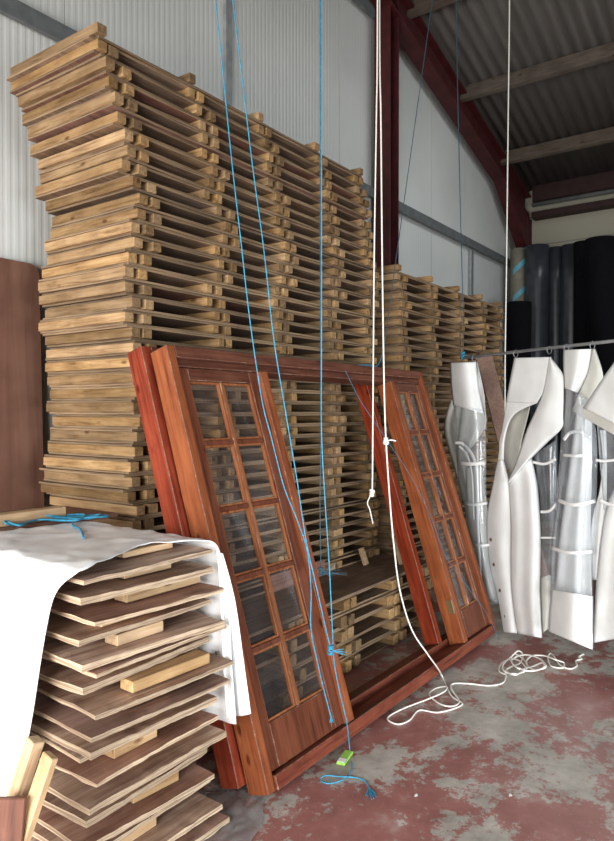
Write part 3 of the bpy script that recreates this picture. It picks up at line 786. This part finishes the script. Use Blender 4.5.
cloth('lower_band', 'vinylshade', c2, [dict(left=[(541, 578), (541, 605), (543, 634)], right=[(552, 575), (551, 605), (549, 630)], d0=-.02, bulge=.03)])
strap(c2, [(533, 462), (545, 464), (556, 459)], .02, .013, .0)
strap(c2, [(541, 512), (550, 511), (557, 503)], .02, .013, .0)
strap(c2, [(541, 538), (556, 538)], .02, .010, .0)
for (x, y) in ((489.6, 540), (492.7, 565), (499, 591), (504.6, 617)): eyelet(c2, x+1.5, y, .042)
eyelet(c2, 508.5, 471, .075)
hook(515.5, c2); hook(549, c2); reparent(c2)
# third: clear tube with white bands
c3 = empty('vinyl_curtain', base(577)); tag(c3, 'rolled clear curtain with white top and bottom bands right of the folded one', 'curtain', 'vinyl curtains on the pole')
cloth('top_band', 'vinyl', c3, [dict(left=[(563, 350), (563, 370), (564, 388)], right=[(592, 349), (588, 372), (578, 393)], d0=.03, bulge=.07)])
cloth('top_fold', 'vinylshade', c3, [dict(left=[(592, 349), (586, 372), (576, 400), (572, 412)], right=[(595, 349), (603, 376), (598, 396), (583, 412)], d0=.02, bulge=.02)])
cloth('inner_panel', 'vinyl', c3, [dict(left=[(576, 412), (569, 470), (560, 540), (555, 600)], right=[(592, 420), (592, 470), (591, 540), (593, 600)], d0=-.03, bulge=.03, rip=.016)])
cloth('clear_window', 'film', c3, [dict(left=[(564, 386), (561, 440), (556, 500), (550, 560), (551, 594)], right=[(590, 400), (597, 440), (597, 500), (594, 560), (594, 600)], d0=.03, bulge=.09)], .001)
cloth('bottom_band', 'vinyl', c3, [dict(left=[(552, 590), (550, 612), (549, 632)], right=[(594, 597), (594, 620), (594, 651)], d0=.04, bulge=.10)])
strap(c3, [(564, 440), (570, 433), (580, 432), (590, 438)], .08, .016)
strap(c3, [(563, 455), (576, 456), (590, 455)], .04, .014, .09)
strap(c3, [(558, 500), (574, 505), (596, 501)], .04, .018, .09)
strap(c3, [(552, 548), (570, 553), (594, 552)], .04, .016, .09)
hook(566, c3); hook(592, c3); reparent(c3)
# fourth: white one at the right edge
c4 = empty('vinyl_curtain', base(612)); tag(c4, 'white vinyl curtain at the right edge with a pale turned-back flap', 'curtain', 'vinyl curtains on the pole')
cloth('flap', 'vinyl', c4, [dict(left=[(614, 362), (598, 385), (583, 408)], right=[(655, 352), (655, 400), (655, 445)], d0=.12, bulge=.03)])
cloth('flap_underside', 'vinylshade', c4, [dict(left=[(582, 404), (574, 406), (572, 411)], right=[(655, 440), (655, 452), (655, 458)], d0=.10, bulge=.01)])
cloth('clear_window', 'film', c4, [dict(left=[(597, 425), (600, 460), (604, 510)], right=[(650, 440), (650, 500), (650, 560)], d0=.0, bulge=.03)], .001)
cloth('white_panel', 'vinyl', c4, [dict(left=[(614, 490), (605, 515), (599, 560), (596, 605), (593, 644)], right=[(650, 470), (650, 515), (650, 560), (650, 600), (650, 634)], d0=.0, bulge=.05, rip=.02),
    dict(left=[(600, 430), (603, 460), (600, 490), (592, 525), (590, 580)], right=[(606, 430), (607, 460), (607, 490), (606, 520), (602, 580)], d0=-.05, rip=.006)])
strap(c4, [(596, 460), (606, 461), (630, 458)], .05, .013)
strap(c4, [(600, 500), (614, 505), (640, 500)], .05, .016)
hook(622, c4); hook(645, c4); reparent(c4)

# brown plank leaning behind the curtains
a = P(484, 357, 6.1); fp = P(549, 560, 5.55); fp.z = .02; 
t = a-fp
o = link('leaning_plank', box_mesh('leaning_plank', (0, -.07, -.011), (t.length, .07, .011), .002), M['plank'])
o.rotation_mode = 'QUATERNION'
zx = t.normalized(); yn = (FW*-1 - zx*(-FW).dot(zx)).normalized(); yx = yn.cross(zx)
o.rotation_quaternion = Matrix((zx, yx, yn)).transposed().to_quaternion(); o.location = fp
tag(o, 'brown plank leaning behind the curtains against the far stack', 'plank')

# ------------------------------------------------------------------ carpet and vinyl rolls at the far wall
def roll(px, ytop, Y, r, mat, label, group=None, lean=(0, 0), top_r=None, name='carpet_roll', foot_shift=0):
    tp_ = P(px, ytop, Y); base_ = Vector((tp_.x-lean[0], tp_.y-lean[1], 0)); bm = bmesh.new()
    seg = 26; rings = []; H = tp_.z
    for i in range(9):
        s = i/8; rr = r*(1+.05*math.sin(s*5+px)); c0 = base_.lerp(Vector((tp_.x, tp_.y, H)), s)
        rings.append([bm.verts.new(c0+Vector((math.cos(2*PI*k/seg)*rr*(1+.04*math.cos(3*2*PI*k/seg+px)), math.sin(2*PI*k/seg)*rr, 0))) for k in range(seg)])
    for i in range(8):
        for k in range(seg): bm.faces.new((rings[i][k], rings[i][(k+1) % seg], rings[i+1][(k+1) % seg], rings[i+1][k]))
    # rolled-up end: inset spiral-like core
    inner = [bm.verts.new(v.co.lerp(tp_, .25)) for v in rings[-1]]; inner2 = [bm.verts.new(v.co.lerp(tp_, .72)-Vector((0, 0, .02))) for v in rings[-1]]
    deep = [bm.verts.new(v.co-Vector((0, 0, .25))) for v in inner2]
    for (a, b_) in ((rings[-1], inner), (inner, inner2), (inner2, deep)):
        for k in range(seg): bm.faces.new((a[k], a[(k+1) % seg], b_[(k+1) % seg], b_[k]))
    bm.faces.new(deep); bm.faces.new(rings[0][::-1])
    for v in bm.verts: v.co -= base_
    o = link(name, fin(bm, name, smooth=True), M[mat]); o.location = base_
    return tag(o, label, 'roll', group)
r1 = roll(518, 250, 10.35, .115, 'carpet_beige', 'beige upright carpet roll with pale blue tape, leftmost at the far wall')
for zz in (3.68, 3.27, 2.86):
    bm = bmesh.new(); ring = []
    for s_ in range(0, 9):
        an = math.atan2(-FW.y, -FW.x)+(s_-4)*.2-.2; c0 = Vector((math.cos(an)*.127, math.sin(an)*.127, zz+s_*.022))
        ring.append((bm.verts.new(c0), bm.verts.new(c0+Vector((0, 0, .09)))))
    for i in range(8): bm.faces.new((ring[i][0], ring[i+1][0], ring[i+1][1], ring[i][1]))
    tpz = link('tape', fin(bm, 'tape'), M['bluetape'], r1); md = tpz.modifiers.new('t', 'SOLIDIFY'); md.thickness = .003
G = 'upright rolls at the far wall'
roll(536.5, 247, 10.15, .165, 'carpet_dark', 'dark grey shiny upright roll next to the beige roll', G)
roll(555, 249, 10.2, .135, 'carpet_dark', 'slimmer dark grey roll between the two shiny ones', G)
roll(571, 246, 10.0, .15, 'carpet_dark', 'dark grey roll with a bright edge left of the black one', G)
roll(518, 303, 9.4, .165, 'carpet_black', 'short black roll standing in front of the beige roll', G)
roll(584, 243, 9.75, .16, 'carpet_black', 'black carpet roll, left one of the two tallest', G, lean=(.05, .05))
roll(600, 240, 9.15, .20, 'carpet_black', 'big black carpet roll leaning beside the right edge', G, lean=(.1, .30))
roll(616, 262, 9.85, .12, 'carpet_beige', 'grey beige roll half hidden behind the big black roll', G, lean=(.0, .02))
roll(642, 240, 8.9, .12, 'carpet_dark', 'dark blue grey roll cut by the right edge of the picture', G)

# ------------------------------------------------------------------ ropes
def rope(name, pts, r, mat, label, cat='rope', n=8, tw=0.0, seg=7):
    me = tube_mesh(name, spline(pts, n), r, seg, twist=tw); o = link(name, me, M[mat]); return tag(o, label, cat)
def knot(parent, c0, r, rt, mat, seed=1, name='knot', n=26):
    q = random.Random(seed); pts = []
    for i in range(n):
        a = i*1.9; pts.append(c0+Vector((math.cos(a)*r*q.uniform(.5, 1), math.sin(a)*r*q.uniform(.5, 1), r*1.2*math.sin(i*.7+seed))))
    link(name, tube_mesh(name, spline(pts, 3), rt, 6), M[mat], parent)
def fray(parent, c0, dirn, ln, mat, n=12, seed=2, spread=.35, r=.0013, floor=True):
    q = random.Random(seed); bm = bmesh.new(); dirn = Vector(dirn).normalized()
    for i in range(n):
        e = dirn+Vector((q.uniform(-1, 1), q.uniform(-1, 1), q.uniform(-1, 1)*(.2 if floor else 1)))*spread
        p1 = c0+e*ln*.5; p2 = c0+e*ln*q.uniform(.8, 1.1)
        if floor: p1.z = max(p1.z, .003); p2.z = max(.003, p2.z-.004)
        add_tube(bm, [c0, p1, p2], r, 4)
    link('frayed_end', fin(bm, 'frayed_end'), M[mat], parent)
YB = 3.02
def ztop(p, q):   # carry a rope on up to the roof along its own line
    d = (p-q); z1 = zroof(p.x)-.15
    k = (z1-p.z)/d.z; return p+d*k
def bl(px, py, Y=YB): return P(px, py, Y)
# two slanting blue ropes and the plumb pair
p0, p1 = bl(216, 0), bl(232, 160)
b_1 = rope('blue_rope', [ztop(p0, p1), p0, p1, bl(241, 240), bl(250, 320), bl(262, 400), bl(272, 440), bl(284, 487), bl(297, 520), bl(307, 550), bl(311, 590), bl(311, 630), bl(318, 665), bl(325, 695), bl(331, 718)], .0027, 'rope_b', 'leftmost slanting blue rope, its loose end hanging before the left glazed panel', tw=160)
fray(b_1, bl(331, 716), (0, 0, -1), .04, 'rope_b', 7, 4, .25, floor=False)
p0, p1 = bl(233, 0, YB+.03), bl(252, 160, YB+.03)
b_2 = rope('blue_rope', [ztop(p0, p1), p0, p1, bl(264, 250, YB+.03), bl(274, 340, YB+.02), bl(287, 420, YB+.01), bl(297, 480), bl(306, 540), bl(317, 590), bl(326, 630), bl(331, 650)], .0027, 'rope_b', 'second slanting blue rope, knotted where it meets the plumb blue rope', tw=160)
knot(b_2, bl(331, 651), .016, .0027, 'rope_b', 3)
fray(b_2, bl(333, 652), RT, .05, 'rope_b', 6, 9, .4, floor=False)
pz = bl(321, 0, YB+.05)
fl_pts = [F(350, 752, .006), F(352, 770, .006), F(345, 781, .006), F(330, 786, .006), F(321, 783, .006), F(325, 778, .014), F(340, 779, .016), F(356, 780, .006), F(366, 784, .006), F(370, 792, .006)]
b_3 = rope('blue_rope', [Vector((pz.x, pz.y, zroof(pz.x)-.15)), pz, bl(321.5, 200, YB+.05), bl(321.5, 350, YB+.05), bl(321.5, 430, YB+.04), bl(325, 500, YB+.03), bl(329, 560, YB+.02), bl(332, 620, YB+.02), bl(334, 660, YB+.03), bl(339, 690, YB+.06), bl(347, 725, YB+.12)]+fl_pts, .0027, 'rope_b', 'plumb blue rope ending in a frayed tail on the floor', tw=160)
fray(b_3, F(369, 790, .006), F(371, 799)-F(367, 790), .055, 'rope_b', 22, 5, .4, .0018)
p0 = bl(320, 0, YB+.25)
b_4 = rope('thin_rope', [Vector((p0.x, p0.y, zroof(p0.x)-.15)), p0, bl(320.3, 250, YB+.25), bl(321, 430, YB+.25), bl(320, 500, YB+.25), bl(321, 570, YB+.25)], .0022, 'cord_b', 'thin blue cord hanging just behind the plumb blue rope, with a frayed knot')
knot(b_4, bl(321, 572, YB+.25), .014, .003, 'cord_b', 6); fray(b_4, bl(322, 573, YB+.25), RT+Vector((0, 0, .2)), .09, 'cord_b', 12, 8, .5, floor=False)
# white doubled rope
YW = 3.72
def wl(px, py, Y=YW): return P(px, py, Y)
p0 = wl(377, 0); 
w_1 = rope('white_rope', [Vector((p0.x, p0.y, zroof(p0.x)-.15)), p0, wl(376, 120), wl(374, 260), wl(373, 400), wl(372.5, 480), wl(372, 492)], .0042, 'rope_w', 'left strand of the hanging white rope, ending in a loose knotted tail', tw=140)
knot(w_1, wl(372, 493), .014, .0045, 'rope_w', 2)
link('tail', tube_mesh('tail', spline([wl(371, 495), wl(367.5, 503), wl(370, 510), wl(373, 524)], 6), .0032, 6), M['rope_w'], w_1)
p0 = wl(379, 0, YW+.02)
fw = [F(443, 678, .006), F(452, 697, .006), F(463, 706, .006), F(440, 714, .006), F(420, 712, .006), F(410, 722, .006), F(398, 726, .006), F(388, 720, .006), F(402, 711, .008), F(430, 700, .016), F(445, 693, .02), F(447, 688, .02), F(436, 690, .010), F(430, 696, .006), F(440, 705, .016), F(452, 708, .016), F(460, 703, .008), F(452, 690, .008), F(454, 685, .006), F(470, 685, .006), F(490, 687, .006), F(504, 684, .006), F(507, 676, .006)]
w_2 = rope('white_rope', [Vector((p0.x, p0.y, zroof(p0.x)-.15)), p0, wl(380.5, 120, YW+.02), wl(382, 260, YW+.02), wl(384, 380, YW+.02), wl(386, 440, YW+.02), wl(390, 500, YW+.02), wl(394, 545, YW+.0), wl(400, 590, YW-.02), wl(412, 630, YW), wl(428, 655, YW+.08), wl(438, 669, YW+.22)]+fw, .0046, 'rope_w', 'long white rope running from the roof down to loops on the floor', tw=140)
knot(w_2, wl(386, 441, YW+.02), .014, .005, 'rope_w', 5)
link('tail', tube_mesh('tail', spline([wl(387, 441), wl(391, 440), wl(396, 441)], 4), .004, 6), M['rope_w'], w_2)
# tangled coil at the end of it, on the floor
q = random.Random(11); pts = [F(507, 676, .006)]
tang = [(500, 672), (503, 664), (513, 660), (522, 663), (527, 671), (518, 675), (506, 673), (504, 666), (512, 658), (519, 652), (524, 656), (521, 664), (512, 668), (507, 672), (517, 676), (528, 668), (524, 660), (515, 655), (512, 662), (520, 670), (532, 668), (543, 664), (545, 668), (536, 672), (524, 671), (513, 664), (517, 658), (528, 656), (541, 660), (547, 668), (535, 671), (527, 664), (533, 657), (546, 657), (557, 661), (565, 664), (564, 669), (552, 667), (549, 658), (553, 655), (561, 666), (571, 670), (578, 667), (577, 662), (583, 660), (580, 658), (585, 655)]
for i, (x, y) in enumerate(tang): pts.append(F(x, y, .006+.008*(i % 5)*(1 if i < 36 else .0)))
w_3 = link('coil', tube_mesh('coil', spline(pts, 6), .0052, 7, twist=140), M['rope_w'], w_2); w_3['label'] = 'tangled coil of white rope on the floor'
# white rope by the curtains
p0 = P(508, 0, 5.6)
rope('white_rope', [Vector((p0.x, p0.y, zroof(p0.x)-.15)), p0, P(507, 130, 5.6), P(506, 260, 5.6), P(505, 350, 5.6), P(505, 420, 5.6), P(505, 520, 5.6), P(505, 607, 5.6)], .0055, 'rope_w', 'single white rope hanging from the roof behind the curtain pole', tw=140)
# thin cords
p0 = PA+pd*.0+Vector((0, 0, .012)); ru = P(455, 0, 5.5)
c_ = rope('thin_rope', [Vector((ru.x-.0, ru.y, zroof(ru.x)-.2)), ru, P(459, 180, 5.45), p0+Vector((0, 0, .3)), p0], .0035, 'cord_b', 'thin blue cord holding up the left end of the curtain pole')
knot(c_, p0+Vector((0, 0, .005)), .022, .004, 'rope_b', 12)
ru, r2 = P(432, 0, 5.0), P(395, 265, 5.0)
c_ = rope('thin_rope', [ztop(ru, r2), ru, r2, P(388, 320, 5.0), P(383, 352, 4.98)], .003, 'cord_b', 'thin slanting dark cord tied to the top of the glazed frame')
# its knotted end lies on the frame's head
hp = Vector((2.195+1.95, 1.80, 0))
def on_frame(x, h, off=.0): # place on the front face of the leaning frame
    return Vector((2.16+x, 1.76+sinl*h-cosl*off, TH*sinl+.002+cosl*h+sinl*off))
kp = on_frame(1.97, FHT, -.05)+Vector((0, 0, .012))
link('coiled_end', tube_mesh('coiled_end', spline([P(383, 352, 4.98), kp+Vector((.05, 0, .02)), kp+Vector((-.1, .01, .008)), kp+Vector((-.22, .02, .006)), kp+Vector((-.08, -.02, .014)), kp+Vector((.06, 0, .006)), kp+Vector((.0, .02, .02)), kp+Vector((-.12, -.01, .012))], 6), .0035, 6), M['rope_b'], c_)
pts = []
def hit_frame(px, py, off=.012):
    n_ = Vector((0, -cosl, sinl)); a0 = on_frame(0, 0, off); o0 = Vector((0, 0, HC)); dr = P(px, py, 1)-o0
    return o0+dr*((a0-o0).dot(n_)/dr.dot(n_))
pts = [hit_frame(345, 370, .006), hit_frame(360, 400), hit_frame(380, 430, .03), hit_frame(410, 475), hit_frame(430, 515, .008), hit_frame(447, 558), hit_frame(470, 590), hit_frame(488, 615), hit_frame(497, 634, .02), F(500, 641, .004)]
rope('thin_rope', pts, .002, 'cord_b2', 'thin blue cord trailing across the right glazed panel to the floor')
# blue coil on the tarpaulin
q = random.Random(3); zc = TZ+.018; pts = []
base_pts = [(-10, 522), (8, 516), (22, 514), (45, 517), (70, 515), (96, 514), (108, 517), (90, 519), (60, 519), (30, 517), (10, 518), (4, 524), (14, 523), (40, 519), (75, 521), (84, 516), (60, 514), (30, 521), (18, 526), (6, 521), (24, 513), (58, 517), (88, 519), (100, 516), (78, 517), (72, 522), (80, 527), (83, 535)]
for i, (x, y) in enumerate(base_pts):
    w = P(x, y+2, (HC-zc)*FPX/(y+2-HZ)); w.z = zc+.005*(i % 4) if i < len(base_pts)-3 else TZ+.014; pts.append(w)
rope('blue_rope', pts, .0045, 'rope_b', 'loose bright blue rope coil lying on the white tarpaulin', tw=160)

# ------------------------------------------------------------------ small things on the floor
gp = empty('packet', F(345, 762, .0)); tag(gp, 'small lime green packet lying by the foot of the glazed frame', 'packet')
a = F(352, 750)-F(340, 767); ang = math.atan2(a.y, a.x)
gp.rotation_euler = (0, 0, ang)
link('sleeve', rough_box('sleeve', (-.062, -.022, .003), (.062, .022, .016), .004, 6, .003), M['green'], gp)
link('white_label', box_mesh('white_label', (-.056, -.017, .0165), (-.02, .017, .018), .0004), M['white'], gp)
# crumpled polythene by the near stack
bm = bmesh.new(); g = []
c0 = F(205, 795); c1_ = F(272, 792); c2_ = F(150, 870); c3_ = F(240, 875)
for i in range(31):
    row = []
    for j in range(31):
        s, t = i/30, j/30
        w = (c0.lerp(c1_, s)).lerp(c2_.lerp(c3_, s), t)
        w += Vector((noise.noise(Vector((s*3, t*3, 1))), noise.noise(Vector((s*3, t*3, 5))), 0))*.03
        w.z = .004+.014*abs(noise.noise(Vector((s*6, t*5, 2))))+.004*abs(noise.noise(Vector((s*17, t*15, 4)))); row.append(bm.verts.new(w))
    g.append(row)
for i in range(30):
    for j in range(30): bm.faces.new((g[i][j], g[i+1][j], g[i+1][j+1], g[i][j+1]))
o = link('plastic_film', fin(bm, 'plastic_film', smooth=True), M['filmfloor']); tag(o, 'crumpled clear plastic film on the floor beside the near stack', 'plastic sheet')
md = o.modifiers.new('t', 'SOLIDIFY'); md.thickness = .0008
# litter specks
for (x, y, mt, nm, lb, cat) in ((423, 717, 'bead', 'leaf', 'small orange scrap on the floor beside the white rope', 'scrap'), (512, 798, 'white', 'paper_scrap', 'small pale scrap on the floor at lower right', 'scrap'),
                       (417, 798, 'white', 'paper_scrap', 'small white paper scrap on the red floor near the blue rope', 'scrap')):
    c0 = F(x, y, .003); bm = bmesh.new()
    vs = [bm.verts.new(c0+Vector((math.cos(a)*.010*(1+.4*math.sin(a*3)), math.sin(a)*.007, .001+.001*math.sin(a*2)))) for a in [2*PI*k/9 for k in range(9)]]
    bm.faces.new(vs); o = link(nm, fin(bm, nm), M[mt]); tag(o, lb, cat); md = o.modifiers.new('t', 'SOLIDIFY'); md.thickness = .0015
o.name = 'paper_scrap'

# ------------------------------------------------------------------ light
def area(name, loc, target, sx, sy, power, col, spread=PI):
    l = bpy.data.lights.new(name, 'AREA'); l.shape = 'RECTANGLE'; l.size = sx; l.size_y = sy; l.energy = power; l.color = col; l.spread = spread
    o = bpy.data.objects.new(name, l); C.objects.link(o); o.location = loc
    o.rotation_euler = (Vector(target)-Vector(loc)).to_track_quat('-Z', 'Y').to_euler(); return o
area('doorway_daylight', (-3.0, 1.0, 1.5), (2.0, 2.5, .9), 3.8, 2.7, 520, (1.0, .975, .94))
area('side_doorway_daylight', (1.0, -4.0, .9), (4.0, 1.4, .0), 3.2, 1.4, 100, (.90, .96, 1.0), math.radians(80))
area('rooflight_daylight', (7.4, -.6, 5.7), (8.0, 3.7, 3.0), 2.2, 1.2, 32, (.93, .98, 1.0), math.radians(110))
w = bpy.data.worlds.new('world'); S.world = w; w.use_nodes = True
bg = w.node_tree.nodes['Background']; bg.inputs[0].default_value = (.93, .96, 1.0, 1); bg.inputs[1].default_value = .13

S.view_settings.view_transform = 'Standard'; S.view_settings.look = 'None'; S.view_settings.gamma = 1; S.view_settings.use_curve_mapping = False
S.view_settings.exposure = .10
